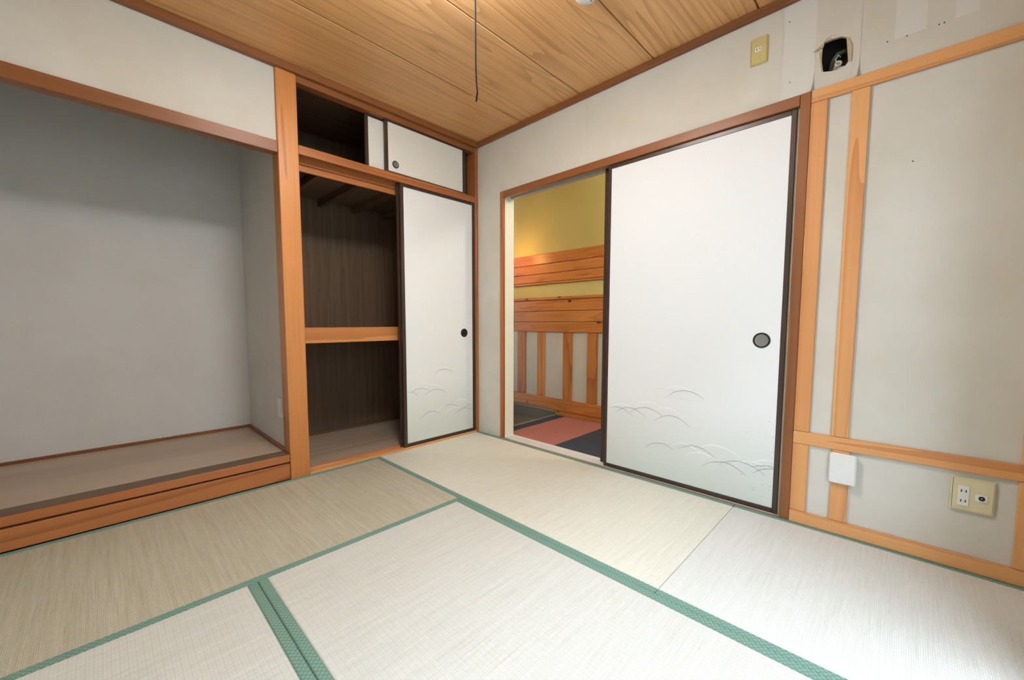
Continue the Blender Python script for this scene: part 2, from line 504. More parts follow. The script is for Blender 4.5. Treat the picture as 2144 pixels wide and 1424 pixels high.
# ------------------------------------------------------------------ shell
XA = 0.048            # face of the alcove and closet wall
CEIL = 2.20
struct(box('floor', (-0.9, -2.75, -0.12), (2.85, -0.002, -0.058), M['darkX'], None, 0), 'plywood base floor under the straw mats')

# far wall (the one with the sliding door): plasterboard sheet with the door opening and the torn hole
HOLE = [(2.1060, 1.9502), (2.1094, 1.9665), (2.1359, 1.9675), (2.1633, 1.9639), (2.1787, 1.9539), (2.1830, 1.9132),
        (2.1896, 1.8626), (2.1804, 1.8484), (2.1567, 1.8437), (2.1366, 1.8465), (2.1129, 1.8536), (2.1050, 1.895)]
def far_wall():
    outline = [(-0.10, -0.06), (0.30, -0.06), (0.30, 1.79), (2.078, 1.79), (2.078, -0.06), (2.86, -0.06), (2.86, 2.32), (-0.10, 2.32)]
    bm = bmesh.new()
    edges = []
    rings = []
    for ring in (outline, HOLE):
        vs = [bm.verts.new((x, 0.0, z)) for x, z in ring]
        rings.append(vs)
        for i in range(len(vs)):
            edges.append(bm.edges.new((vs[i], vs[(i+1) % len(vs)])))
    r = bmesh.ops.triangle_fill(bm, use_beauty=True, edges=edges, normal=(0, -1, 0))
    front = [f for f in r['geom'] if isinstance(f, bmesh.types.BMFace)]
    def inside(p, ring):
        c = False
        n = len(ring)
        for i in range(n):
            (x1, z1), (x2, z2) = ring[i], ring[(i+1) % n]
            if (z1 > p[1]) != (z2 > p[1]) and p[0] < (x2-x1)*(p[1]-z1)/(z2-z1)+x1:
                c = not c
        return c
    for f in front[:]:
        m = f.calc_center_median()
        if inside((m.x, m.z), HOLE) or not inside((m.x, m.z), outline):
            bm.faces.remove(f)
            front.remove(f)
    for vs, mi in ((rings[0], 0), (rings[1], 1)):
        back = [bm.verts.new((v.co.x, 0.013, v.co.z)) for v in vs]
        for i in range(len(vs)):
            j = (i+1) % len(vs)
            f = bm.faces.new((vs[i], vs[j], back[j], back[i]))
            f.material_index = mi
    o = from_bm('wall_far', bm, [M['wall'], M['plasterboard']], None, (1.4, 0, 0))
    return struct(o, 'white woven wallpaper wall around the sliding door opening')
WALL = far_wall()
boxes('stud_core', [((-0.10, 0.014, -0.06), (0.294, 0.094, 2.32)), ((0.294, 0.014, 1.80), (2.082, 0.094, 2.32)),
                    ((2.25, 0.014, -0.06), (2.86, 0.094, 2.32)), ((2.082, 0.014, -0.06), (2.25, 0.094, 1.80)),
                    ((2.082, 0.014, 2.02), (2.25, 0.094, 2.32)), ((2.082, 0.086, 1.80), (2.25, 0.0945, 2.02))], M['void'], WALL)
boxes('hall_face', [((-1.0, 0.095, -0.06), (0.294, 0.105, 2.32)), ((0.294, 0.095, 1.80), (2.082, 0.105, 2.32)),
                    ((2.082, 0.095, -0.06), (3.4, 0.099, 2.32))], M['hallpaint'], WALL)

# wallpaper lengths whose lower edges have come loose
def paper_sheet(x0, x1, z0, z1, curl_l, curl_r, mat, name='wallpaper_strip'):
    nx, nz = 10, 10
    vs, fs = [], []
    for j in range(nz+1):
        for i in range(nx+1):
            x = x0+(x1-x0)*i/nx
            z = z0+(z1-z0)*j/nz
            low = max(0.0, 1-(z-z0)/0.075)**2
            y = -0.0008
            dl, dr = (x-x0), (x1-x)
            y -= curl_l*low*max(0, 1-dl/0.03)**2 + curl_r*low*max(0, 1-dr/0.03)**2
            x += -0.25*curl_r*low*(dr < 1e-6) + 0.25*curl_l*low*(dl < 1e-6)
            vs.append((x, y, z))
    for j in range(nz):
        for i in range(nx):
            a = j*(nx+1)+i
            fs.append((a, a+1, a+nx+2, a+nx+1))
    return link(name, vs, fs, mat, WALL)
paper_sheet(0.320, 1.0, 1.792, 2.175, 0, 0, M['wall'])
paper_sheet(1.001, 1.972, 1.792, 2.175, 0, 0, M['wall'])
paper_sheet(2.2235, 2.84, 1.792, 2.175, 0.0, 0.0, M['wall'])
paper_sheet(1.974, 2.0835, 1.792, 2.175, 0, 0.016, M['wallclean'])
paper_sheet(2.2010, 2.2220, 1.792, 2.175, 0, 0.018, M['wall'])
# cleaner patches where things hung: wallpaper lengths of a fresher tone
for x0, x1 in ((2.315, 2.395), (2.462, 2.515)):
    box('fresh_patch', (x0, -0.0012, 1.88), (x1, -0.0006, 2.17), M['wallclean'], WALL, 0)
# nail holes
for x, z in ((1.992, 2.101), (2.003, 1.858), (2.296, 1.882), (2.347, 1.878), (2.425, 1.878), (2.437, 1.878), (2.385, 1.435)):
    lathe('nail_hole', [(0.0022, 0.0), (0.0022, 0.0009), (0.0001, 0.0010)], (x, -0.0006, z), (0, -1, 0), M['slot'], WALL, 8)

# torn hole: frayed plasterboard and paper flaps, old pipe ends inside
HO = [(2.0776, 1.9371), (2.0923, 1.941), (2.1096, 1.9607), (2.1161, 1.9728), (2.1306, 1.9782), (2.1507, 1.9723), (2.1753, 1.9597),
      (2.1877, 1.9465), (2.195, 1.9157), (2.1989, 1.9103), (2.198, 1.854), (2.1864, 1.8517), (2.1718, 1.8449), (2.1507, 1.8436),
      (2.1305, 1.8483), (2.1099, 1.8531), (2.1003, 1.8887)]
def flap(pts, mat, name):
    """pts: three or four (x, depth, z) corners; a curled scrap with thickness"""
    bm = bmesh.new()
    a = [bm.verts.new(p) for p in pts]
    b = [bm.verts.new((p[0], p[1]-0.0012, p[2])) for p in pts]
    n = len(a)
    bm.faces.new(a)
    bm.faces.new(b[::-1])
    for i in range(n):
        j = (i+1) % n
        bm.faces.new((a[i], b[i], b[j], a[j]))
    bmesh.ops.recalc_face_normals(bm, faces=bm.faces[:])
    return from_bm(name, bm, mat, WALL)
flap([(2.0776, -0.012, 1.9365), (2.0923, -0.004, 1.941), (2.112, -0.001, 1.963), (2.110, -0.001, 1.948)], M['plasterboard'], 'torn_flap')
flap([(2.0850, -0.007, 1.934), (2.0985, -0.010, 1.930), (2.1129, -0.001, 1.8536), (2.1075, -0.003, 1.858)], M['paper'], 'torn_flap')
flap([(2.0975, -0.010, 1.930), (2.102, -0.009, 1.928), (2.1129, -0.002, 1.855), (2.1080, -0.005, 1.855)], M['plasterboard'], 'torn_flap')
flap([(2.1787, -0.001, 1.9539), (2.1877, -0.004, 1.9465), (2.196, -0.007, 1.914), (2.1830, -0.001, 1.9132)], M['plasterboard'], 'torn_flap')
flap([(2.1830, -0.001, 1.9132), (2.1965, -0.007, 1.9135), (2.197, -0.005, 1.856), (2.1880, -0.001, 1.8600)], M['plasterboard'], 'torn_flap')
flap([(2.1094, -0.001, 1.9655), (2.1161, -0.005, 1.9728), (2.1306, -0.006, 1.9775), (2.1359, -0.001, 1.9665)], M['plasterboard'], 'torn_flap')
flap([(2.1359, -0.001, 1.9665), (2.1306, -0.006, 1.9775), (2.1507, -0.006, 1.9723), (2.1633, -0.001, 1.9635)], M['paper'], 'torn_flap')
flap([(2.150, -0.001, 1.8440), (2.163, -0.004, 1.8475), (2.180, -0.001, 1.8490), (2.170, -0.003, 1.8425)], M['paper'], 'torn_flap')
pp = empty('pipe_stub', (2.155, 0.05, 1.86), 'pale capped conduit end inside the torn wall hole', 'pipe')
lathe('conduit', [(0.012, -0.02), (0.012, 0.028), (0.009, 0.030), (0.006, 0.030), (0.006, 0.010), (0.0001, 0.010)], (2.152, 0.045, 1.872), Vector((0.18, -0.95, 0.1)).normalized(), M['pipe'], pp, 18)
lathe('coupling', [(0.016, -0.03), (0.016, -0.006), (0.012, -0.004)], (2.152, 0.045, 1.872), Vector((0.18, -0.95, 0.1)).normalized(), M['pipe'], pp, 18)
tube('bent_wire', [(2.150, 0.040, 1.884), (2.146, 0.034, 1.902), (2.154, 0.036, 1.914), (2.162, 0.040, 1.906)], 0.003, M['pipe'], pp)
sl = tag(tube('torn_sleeve', [(2.128, 0.070, 1.850), (2.130, 0.062, 1.880), (2.136, 0.058, 1.910), (2.152, 0.058, 1.928), (2.172, 0.060, 1.934)], 0.011, M['sleeve']),
         'grey flexible sleeve curling inside the torn wall hole', 'sleeve')

# other walls of the room
def wall_right():
    bm = bmesh.new()
    for a, b in (((2.76, -0.50, -0.06), (2.86, 0.0, 2.32)), ((2.76, -2.75, -0.06), (2.86, -2.22, 2.32)),
                 ((2.76, -2.22, 1.80), (2.86, -0.50, 2.32)), ((2.76, -2.22, -0.06), (2.86, -0.50, 0.06))):
        add_box(bm, a, b)
    return from_bm('wall_right', bm, M['wall'], None, (2.81, -1.36, 0))
struct(wall_right(), 'white wall with the balcony window')
struct(box('wall_near', (-0.92, -2.75, -0.06), (2.758, -2.64, 2.32), M['wall'], None, 0), 'white wall behind the viewer')
W1 = struct(boxes('window_1', [((2.775, -2.22, 0.06), (2.845, -2.18, 1.80)), ((2.775, -0.54, 0.06), (2.845, -0.50, 1.80)),
                               ((2.775, -2.18, 1.76), (2.845, -0.54, 1.80)), ((2.775, -2.18, 0.06), (2.845, -0.54, 0.10))], M['alu'], None, 0.002), 'aluminium balcony window')
for y0, y1, x in ((-2.18, -1.34, 2.79), (-1.38, -0.54, 2.82)):
    boxes('sash', [((x, y0, 0.10), (x+0.025, y0+0.04, 1.76)), ((x, y1-0.04, 0.10), (x+0.025, y1, 1.76)),
                   ((x, y0+0.04, 0.10), (x+0.025, y1-0.04, 0.15)), ((x, y0+0.04, 1.72), (x+0.025, y1-0.04, 1.76))], M['alu'], W1, 0.0015)
    box('pane', (x+0.010, y0+0.04, 0.15), (x+0.014, y1-0.04, 1.72), M['glass'], W1, 0)
struct(box('floor_balcony', (2.87, -6.0, -0.3), (9.0, 3.0, -0.12), M['concrete'], None, 0), 'concrete balcony floor outside')

box('blocker_parapet', (3.95, -4.5, -0.12), (4.07, 2.0, 0.98), M['concrete'], bpy.data.objects['floor_balcony'], 0)  # unseen, added to hold back low daylight
struct(box('wall_sky_blocker', (6.8, -9.0, -3.0), (7.4, 7.0, 5.6), M['render'], None, 0), 'plain wall added outside the window to block low sky light')  # unseen wall, height and tone chosen to cut level sky light

# alcove and closet shell
struct(box('wall_alcove_back', (-0.86, -2.63, -0.06), (-0.822, -1.326, 2.32), M['alcove'], None, 0), 'grey plaster back wall of the alcove')
struct(box('wall_alcove_side', (-0.822, -1.366, -0.06), (-0.054, -1.326, 2.32), M['alcove'], None, 0), 'grey plaster side wall of the alcove')
struct(box('wall_alcove_left', (-0.822, -2.638, -0.06), (XA, -2.600, 2.32), M['alcove'], None, 0), 'grey plaster end wall of the alcove')
struct(box('wall_alcove_upper', (-0.02, -2.598, 1.796), (0.030, -1.381, 2.30), M['wall'], None, 0), 'white wall above the alcove beam')
struct(box('wall_closet_back', (-0.80, -1.324, -0.06), (-0.745, -0.001, 2.32), M['ply'], None, 0), 'dark plywood back of the closet')
struct(box('wall_closet_left', (-0.743, -1.324, -0.06), (-0.054, -1.296, 2.32), M['ply'], None, 0), 'dark plywood closet side beside the pillar')
struct(box('wall_closet_right', (-0.743, -0.020, -0.06), (-0.056, -0.001, 2.32), M['ply'], None, 0), 'dark plywood closet side at the corner')
struct(box('floor_closet', (-0.743, -1.294, -0.05), (-0.055, -0.022, 0.006), M['deck'], None, 0), 'bare plywood closet floor')
struct(box('baseboard_closet', (-0.743, -1.290, 0.007), (-0.731, -0.024, 0.030), M['darkY'], None, 0.001), 'thin strip at the foot of the closet back')

# ceiling: six cedar boards with open joints under a dark base
CE = struct(box('ceiling', (-0.92, -2.75, 2.225), (2.86, 0.0, 2.30), M['darkY'], None, 0), 'cedar board ceiling')
xs = [0.030, 0.505, 0.966, 1.416, 1.880, 2.340, 2.80]
for i in range(6):
    box('ceiling_board', (xs[i]+0.0035, -2.64, CEIL), (xs[i+1]-0.0035, -0.001, 2.224), M['ceil'], CE, 0.002)

# cornices
struct(box('trim_1', (0.031, -2.64, 2.164), (0.066, -0.026, CEIL-0.001), M['brownY'], None, 0.002), 'brown cornice strip over the alcove and closet')
struct(box('trim_2', (0.049, -0.024, 2.166), (2.758, -0.001, CEIL-0.001), M['brownX'], None, 0.002), 'brown cornice strip over the sliding door wall')

# pillar between alcove and closet, corner post
struct(box('trim_3', (-0.052, -1.380, -0.055), (XA, -1.280, 2.163), M['honeyZ'], None, 0.003), 'thick brown pillar between alcove and closet')
struct(box('trim_4', (-0.054, -0.026, -0.055), (XA, -0.001, 2.1655), M['oldZ'], None, 0.002), 'brown post in the room corner beside the closet')
struct(box('trim_5', (-0.010, -2.598, 1.737), (XA, -1.382, 1.795), M['brownY'], None, 0.002), 'brown beam across the top of the alcove')

# alcove platform
PL = empty('alcove_platform', (-0.38, -1.99, 0.0), 'low wooden alcove step with brown front board and worn deck', 'platform')
box('front_lip', (-0.018, -2.598, 0.098), (0.046, -1.382, 0.1365), M['oldY'], PL, 0.002)
box('lip_top', (-0.050, -2.598, 0.1370), (0.0445, -1.382, 0.1395), M['greybrown'], PL, 0.001)
box('riser_board', (0.018, -2.598, 0.0005), (0.042, -1.382, 0.0875), M['oldY'], PL, 0.002)
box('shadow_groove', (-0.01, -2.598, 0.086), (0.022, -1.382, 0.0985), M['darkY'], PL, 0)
box('deck', (-0.805, -2.598, 0.110), (-0.019, -1.382, 0.1335), M['deck'], PL, 0.001)
box('back_strip', (-0.821, -2.598, 0.110), (-0.806, -1.368, 0.150), M['brownY'], PL, 0.002)
box('side_strip', (-0.805, -1.3815, 0.110), (-0.054, -1.367, 0.148), M['brownX'], PL, 0.002)
def flakes():
    for i, (y, z, s) in enumerate(((-1.853, 0.1505, 0.011), (-1.828, 0.1505, 0.007), (-1.806, 0.1505, 0.010))):
        bm = bmesh.new()
        bmesh.ops.create_icosphere(bm, subdivisions=1, radius=1.0)
        for v in bm.verts:
            k = 0.7+0.6*random.random()
            v.co = Vector((-0.8135+v.co.x*0.006*k, y+v.co.y*s*k, max(z, z+0.003+v.co.z*0.006*k)))
        o = from_bm('plaster_flake', bm, M['white'])
        tag(o, ('largest white plaster crumb on the alcove back strip', 'smallest white plaster crumb between its two larger neighbours on the alcove strip',
                'white plaster crumb on the alcove strip, nearest the pillar')[i], 'plaster crumb', 'plaster crumbs at the alcove back')
flakes()

# closet rails and shelf
struct(box('trim_6', (-0.010, -1.279, 2.128), (0.044, -0.027, 2.163), M['brownY'], None, 0.002), 'brown head rail above the small upper closet doors')
def mid_rail():
    o = boxes('trim_7', [((0.035, -1.279, 1.760), (0.046, -0.027, 1.806)), ((-0.040, -1.279, 1.776), (0.035, -0.027, 1.806)),
                         ((0.006, -1.279, 1.764), (0.012, -0.027, 1.776)), ((-0.052, -1.279, 1.700), (-0.040, -0.027, 1.806)),
                         ((-0.040, -1.279, 1.735), (-0.026, -0.027, 1.776))], M['oldY'], None, 0.0012)
    return struct(o, 'brown grooved rail between the upper and lower closet doors')
mid_rail()
struct(boxes('trim_8', [((-0.052, -1.279, -0.05), (XA, -0.027, 0.004)), ((0.038, -1.279, 0.004), (XA, -0.027, 0.012)),
                        ((0.007, -1.279, 0.004), (0.011, -0.027, 0.010)), ((-0.052, -1.279, 0.004), (-0.020, -0.027, 0.012))], M['pineY'], None, 0.001), 'grooved brown sill under the closet doors')
SH = empty('closet_shelf', (-0.38, -0.65, 0.735), 'brown fronted shelf across the middle of the open closet', 'shelf')
box('front_beam', (-0.088, -1.2945, 0.737), (-0.056, -0.022, 0.829), M['honeyY'], SH, 0.002)
box('shelf_board', (-0.744, -1.2945, 0.806), (-0.089, -0.022, 0.822), M['ply'], SH, 0)
LO = empty('loft_floor', (-0.38, -0.65, 1.70), 'plywood floor of the upper closet on slim dark joists', 'shelf')
box('loft_board', (-0.744, -1.2945, 1.765), (-0.053, -0.022, 1.785), M['ply'], LO, 0)
for y in (-1.12, -0.875, -0.62, -0.36):
    box('joist', (-0.743, y-0.016, 1.715), (-0.053, y+0.016, 1.7645), M['darkX'], LO, 0.001)

# ------------------------------------------------------------------ sliding doors
def ribbons(name, arcs, to3d, parent, kinds):
    """printed arcs as hair-thin raised ribbons; to3d maps (across, z, lift)"""
    mats = {'w': 0, 'g': 1, 'f': 2}
    width = {'w': 0.0044, 'g': 0.0027, 'f': 0.0022}
    vs, fs, mi = [], [], []
    for q, (k, pts) in enumerate(arcs):
        L = smooth_line(pts, 5)
        n = len(L)
        lift = 0.0003+0.00002*q + (0.0004 if k == 'g' else 0)
        b0 = len(vs)
        for i, (a, z) in enumerate(L):
            pa, pz = L[max(i-1, 0)]
            na, nz = L[min(i+1, n-1)]
            da, dz = na-pa, nz-pz
            m = math.hypot(da, dz) or 1
            wd = width[k]*(0.15+0.85*math.sin(math.pi*(i+0.4)/(n-0.2))**0.7)/2
            vs.append(to3d(a-dz/m*wd, z+da/m*wd, lift))
            vs.append(to3d(a+dz/m*wd, z-da/m*wd, lift))
        for i in range(n-1):
            fs.append((b0+2*i, b0+2*i+1, b0+2*i+3, b0+2*i+2))
            mi.append(mats[k])
    o = link(name, vs, fs, M['inkwhite'], parent)
    o.data.materials.append(M['inkgrey'])
    o.data.materials.append(M['inkfaint'])
    for p, i in zip(o.data.polygons, mi):
        p.material_index = i
    o['label'] = 'white and grey arcs of printed waves'
    return o

def recessed_pull(centre, axis, r, parent, dish):
    """round finger pull: black ring with a sunken dish"""
    h = empty('finger_pull', (0, 0, 0), None)
    h.parent = parent
    h.location = Vector(centre)-wpos(parent)
    s = r/0.034
    lathe('rim', [(0.034*s, -0.0005), (0.0345*s, 0.002), (0.032*s, 0.0045), (0.0285*s, 0.0045), (0.027*s, 0.002), (0.0265*s, 0.0006)], centre, axis, M['blackmetal'], h, 32)
    lathe('dish', [(0.0268*s, 0.0018), (0.0225*s, 0.0008), (0.020*s, 0.0006), (0.0001, 0.0006)], centre, axis, dish, h, 32)
    return h

def fusuma_panel(root, ax, a0, a1, z0, z1, front, thick, stile, rail, paper, face):
    """ax: 'X' panel lies along x (front faces -y), 'Y' along y (front faces +x)"""
    def B(name, p0, p1, q0, q1, d0, d1, mat, bev=0.0015):
        if ax == 'X':
            return box(name, (p0, front+d0, q0), (p1, front+d1, q1), mat, root, bev)
        return box(name, (front-d1, p0, q0), (front-d0, p1, q1), mat, root, bev)
    B('stile', a0, a0+stile, z0, z1, 0, thick, M['lacquer'])
    B('stile', a1-stile, a1, z0, z1, 0, thick, M['lacquer'])
    B('rail', a0+stile, a1-stile, z0, z0+rail, 0.001, thick-0.001, M['lacquer'])
    B('rail', a0+stile, a1-stile, z1-rail, z1, 0.001, thick-0.001, M['lacquer'])
    pz = z0+rail
    o = B('paper_face', a0+stile, a1-stile, pz, z1-rail, 0.003, thick-0.003, paper, 0)
    return o

D1 = struct(empty('door_1', (1.60, 0.024, 0.008), 'white sliding door with dark frame and wave print beside the open passage'))
fusuma_panel(D1, 'X', 1.160, 2.0340, 0.006, 1.7448, 0.0012, 0.022, 0.019, 0.022, M['fusuma'], None)
ribbons('wave_print', ARCS_ROOM, lambda a, z, l: (a, 0.0042-l, z), D1, None)
def specks():
    bm = bmesh.new()
    for x, z in SPECKS:
        r = 0.0009+0.0007*random.random()
        add_box(bm, (x-r, 0.0038, z-r), (x+r, 0.0041, z+r), r*0.6)
    from_bm('stain_specks', bm, M['speck'], D1)
specks()
recessed_pull((1.945, 0.0042, 0.780), (0, -1, 0), 0.034, D1, M['dishmetal'])
D2 = struct(empty('door_2', (1.60, 0.055, 0.008), 'second sliding door stacked behind the white door, only its dark edge showing'))
fusuma_panel(D2, 'X', 1.1125, 1.992, 0.008, 1.752, 0.044, 0.022, 0.0225, 0.022, M['fusuma'], None)

C1 = empty('closet_door', (0.023, -0.345, 0.011), 'tall white closet door with wave print and round black pull', 'sliding door')
fusuma_panel(C1, 'Y', -0.662, -0.0275, 0.011, 1.7625, 0.034, 0.021, 0.024, 0.022, M['fusuma'], None)
ribbons('wave_print', ARCS_CLOSET, lambda a, z, l: (0.031+l, a, z), C1, None)
recessed_pull((0.031, -0.134, 0.780), (1, 0, 0), 0.032, C1, M['blackmetal'])
C2 = empty('closet_door', (-0.006, -0.345, 0.011), 'tall closet door hidden behind the wave printed closet door, dark edge showing', 'sliding door')
fusuma_panel(C2, 'Y', -0.668, -0.032, 0.011, 1.7625, 0.005, 0.021, 0.022, 0.022, M['fusumaplain'], None)
U1 = empty('upper_closet_door', (0.025, -0.44, 1.807), 'small white upper closet door with round pull, nearest the room corner', 'sliding door')
fusuma_panel(U1, 'Y', -0.762, -0.118, 1.8065, 2.1275, 0.034, 0.018, 0.021, 0.012, M['fusumaplain'], None)
recessed_pull((0.031, -0.690, 1.866), (1, 0, 0), 0.023, U1, M['dishmetal'])
U2 = empty('upper_closet_door', (-0.002, -0.56, 1.807), 'small upper closet door half hidden behind the one with a pull', 'sliding door')
fusuma_panel(U2, 'Y', -0.880, -0.085, 1.8065, 2.1275, 0.008, 0.018, 0.021, 0.012, M['fusumaplain'], None)

# ------------------------------------------------------------------ door opening casing
struct(box('trim_9', (0.2945, -0.012, 0.0010), (0.3235, 0.012, 1.7895), M['oldZ'], None, 0.0015), 'brown casing at the open end of the passage')
struct(box('trim_10', (2.0445, -0.013, 0.0010), (2.0805, 0.094, 1.7895), M['brownZ'], None, 0.002), 'brown casing where the white sliding door closes')
struct(box('trim_11', (0.3245, -0.012, 1.7455), (2.0435, 0.0095, 1.7895), M['brownX'], None, 0.0015), 'brown head casing above the sliding door')
struct(box('trim_12', (0.2945, 0.013, -0.002), (0.3235, 0.104, 1.7995), M['cream'], None, 0.001), 'cream painted jamb of the passage')
struct(boxes('trim_13', [((0.3245, 0.010, 1.772), (2.0435, 0.104, 1.799)), ((0.3245, 0.034, 1.757), (2.0435, 0.042, 1.772)),
                         ((0.3245, 0.070, 1.752), (2.0435, 0.104, 1.772))], M['track'], None, 0.001), 'grey grooved head track of the passage')
struct(boxes('trim_14', [((0.2945, -0.003, -0.055), (2.0780, 0.104, -0.008)), ((0.324, 0.004, -0.008), (2.0435, 0.009, 0.003)),
                         ((0.324, 0.033, -0.008), (2.0435, 0.043, 0.004)), ((0.324, 0.067, -0.008), (2.0435, 0.104, 0.006))], M['white'], None, 0.001), 'white painted grooved sill of the passage')
struct(box('trim_15', (0.3245, -0.0035, -0.006), (2.0435, 0.0035, 0.0015), M['oldX'], None, 0.0005), 'thin brown strip along the passage sill')
struct(box('trim_16', (2.0345, 0.0125, 0.0075), (2.0442, 0.031, 1.7445), M['cream'], None, 0.0005), 'cream draught strip beside the sliding door')

# ------------------------------------------------------------------ battens on the right of the far wall
def batten(n, a, b, mat, label, screws=()):
    o = struct(box('trim_%d' % n, a, b, mat, None, 0.0018), label)
    for x, z in screws:
        lathe('screw', [(0.0028, 0.0), (0.0026, 0.0008), (0.0001, 0.0008)], (x, a[1], z), (0, -1, 0), M['screw'], o, 8)
    return o
batten(17, (2.0815, -0.013, 1.7415), (2.7575, -0.001, 1.7895), M['pineX'], 'pale pine top batten right of the door', [(2.098, 1.778), (2.098, 1.756), (2.40, 1.765)])
batten(18, (2.0815, -0.012, 0.4000), (2.1355, -0.001, 1.7405), M['pineZ'], 'pale pine upright batten beside the door casing', [(2.096, 1.715), (2.124, 1.722), (2.10, 1.05), (2.125, 1.05), (2.096, 0.43)])
batten(19, (2.2060, -0.012, 0.4000), (2.2600, -0.001, 1.7405), M['pineZ'], 'pale pine upright batten left of the large white panel', [(2.23, 1.72), (2.235, 1.07), (2.245, 0.43)])
batten(20, (2.0815, -0.013, 0.3465), (2.7575, -0.001, 0.3990), M['pineX'], 'pale pine middle batten above the outlets', [(2.095, 0.385), (2.33, 0.372)])
batten(21, (2.0815, -0.012, 0.0540), (2.1365, -0.001, 0.3455), M['pineZ'], 'short pale pine batten beside the casing under the middle batten', [(2.10, 0.09)])
batten(22, (2.2130, -0.012, 0.0540), (2.2680, -0.001, 0.3455), M['pineZ'], 'short pale pine batten under the blank white plate')
batten(23, (2.6850, -0.012, 0.0540), (2.7575, -0.001, 0.3455), M['pineZ'], 'short pale pine corner batten beside the outlet')
batten(24, (2.6850, -0.012, 0.4000), (2.7575, -0.001, 1.7405), M['pineZ'], 'pale pine corner batten')
struct(box('baseboard_far', (2.0815, -0.016, 0.0010), (2.7575, -0.001, 0.0530), M['pineX'], None, 0.002), 'pale pine baseboard right of the door')

# ------------------------------------------------------------------ plates and outlets
def rbox(name, a, b, mat, parent, bev, seg=3):
    bm = bmesh.new()
    add_box(bm, a, b)
    bmesh.ops.bevel(bm, geom=bm.edges[:], offset=bev, segments=seg, affect='EDGES', clamp_overlap=True)
    return from_bm(name, bm, mat, parent)
BP = empty('blank_plate', (2.249, -0.013, 0.215), 'square white blank cover plate on the short pine batten', 'wall plate')
rbox('cover', (2.208, -0.030, 0.2155), (2.2905, -0.0125, 0.3375), M['whiteplastic'], BP, 0.004)
rbox('base_ring', (2.2115, -0.0125, 0.219), (2.287, -0.0008, 0.334), M['whiteplastic'], BP, 0.001, 1)

OU = empty('wall_outlet', (2.5895, -0.001, 0.209), 'wide ivory outlet plate with four slots and aerial socket', 'wall outlet')
rbox('plate', (2.5385, -0.010, 0.209), (2.6405, -0.0006, 0.3265), M['ivory'], OU, 0.003)
rbox('plate_inset', (2.5430, -0.0118, 0.2145), (2.6360, -0.0095, 0.3210), M['ivory'], OU, 0.0012, 2)
so = rbox('socket_insert', (2.5562, -0.0140, 0.2285), (2.5822, -0.0112, 0.2985), M['whiteplastic'], OU, 0.0008, 1)
for z in (0.246, 0.281):
    for x in (2.5640, 2.5745):
        box('slot', (x-0.0013, -0.0146, z-0.0045), (x+0.0013, -0.0138, z+0.0045), M['slot'], so, 0)
av = rbox('aerial_insert', (2.5965, -0.0140, 0.2535), (2.6235, -0.0112, 0.2775), M['whiteplastic'], OU, 0.0008, 1)
lathe('aerial_ring', [(0.0072, 0.0), (0.0072, 0.003), (0.0052, 0.0035), (0.0048, 0.001), (0.0001, 0.001)], (2.610, -0.0138, 0.2655), (0, -1, 0), M['blackmetal'], av, 20)
lathe('aerial_pin', [(0.0035, 0.0), (0.0035, 0.003), (0.0001, 0.0034)], (2.610, -0.0142, 0.2655), (0, -1, 0), M['dishmetal'], av, 14)

UO = empty('wall_outlet', (1.886, -0.001, 1.977), 'yellowed outlet plate with two slots high on the wall beside the torn hole', 'wall outlet')
rbox('plate', (1.853, -0.009, 1.977), (1.9190, -0.0010, 2.0885), M['yellowed'], UO, 0.003)
rbox('plate_inset', (1.8575, -0.0105, 1.982), (1.9145, -0.0085, 2.0835), M['yellowed'], UO, 0.001, 2)
ui = rbox('socket_insert', (1.8720, -0.0125, 2.0285), (1.8975, -0.0100, 2.0470), M['whiteplastic'], UO, 0.0008, 1)
for x in (1.8793, 1.8907):
    box('slot', (x-0.0013, -0.0131, 2.034), (x+0.0013, -0.0123, 2.0425), M['slot'], ui, 0)
rbox('earth_cover', (1.877, -0.0116, 1.996), (1.891, -0.0102, 2.014), M['yellowed'], UO, 0.0006, 1)

AP = empty('wall_plate', (-0.125, -1.367, 0.315), 'small white wall plate low in the alcove beside the pillar', 'wall plate')
rbox('plate', (-0.160, -1.376, 0.315), (-0.090, -1.3665, 0.425), M['whiteplastic'], AP, 0.002)
box('centre_insert', (-0.137, -1.3785, 0.345), (-0.113, -1.3765, 0.395), M['whiteplastic'], AP, 0.0006)

# ------------------------------------------------------------------ straw mats
def mat_thing(x0, x1, y0, y1, long_axis, mat, label):
    r = empty('tatami_mat', ((x0+x1)/2, (y0+y1)/2, -0.055), label, 'straw mat', 'straw mats on the floor')
    bw = 0.0285
    if long_axis == 'X':
        box('woven_rush', (x0, y0+bw, -0.055), (x1, y1-bw, -0.0008), mat, r, 0.0025)
        for a, b in ((y0, y0+bw), (y1-bw, y1)):
            box('cloth_border', (x0, a, -0.055), (x1, b, 0.0006), M['border'], r, 0.003)
    else:
        box('woven_rush', (x0+bw, y0, -0.055), (x1-bw, y1, -0.0008), mat, r, 0.0025)
        for a, b in ((x0, x0+bw), (x1-bw, x1)):
            box('cloth_border', (a, y0, -0.055), (b, y1, 0.0006), M['border'], r, 0.003)
    return r
mat_thing(0.0495, 1.8695, -0.8790, -0.0050, 'X', M['rushyellow'], 'long straw mat running along the sliding door')
mat_thing(1.8710, 2.7570, -0.8790, -0.0050, 'X', M['rushwhite'], 'half length straw mat in front of the pine battens')
mat_thing(0.0495, 0.9050, -2.6380, -0.8805, 'Y', M['rushsheen'], 'sheen tinted straw mat lying along the alcove step')
mat_thing(0.9065, 2.7570, -1.7520, -0.8805, 'X', M['rushY'], 'pale straw mat in the middle of the floor')
mat_thing(0.9065, 2.7570, -2.6380, -1.7535, 'X', M['rushY'], 'pale straw mat nearest the viewer, by the double green border')

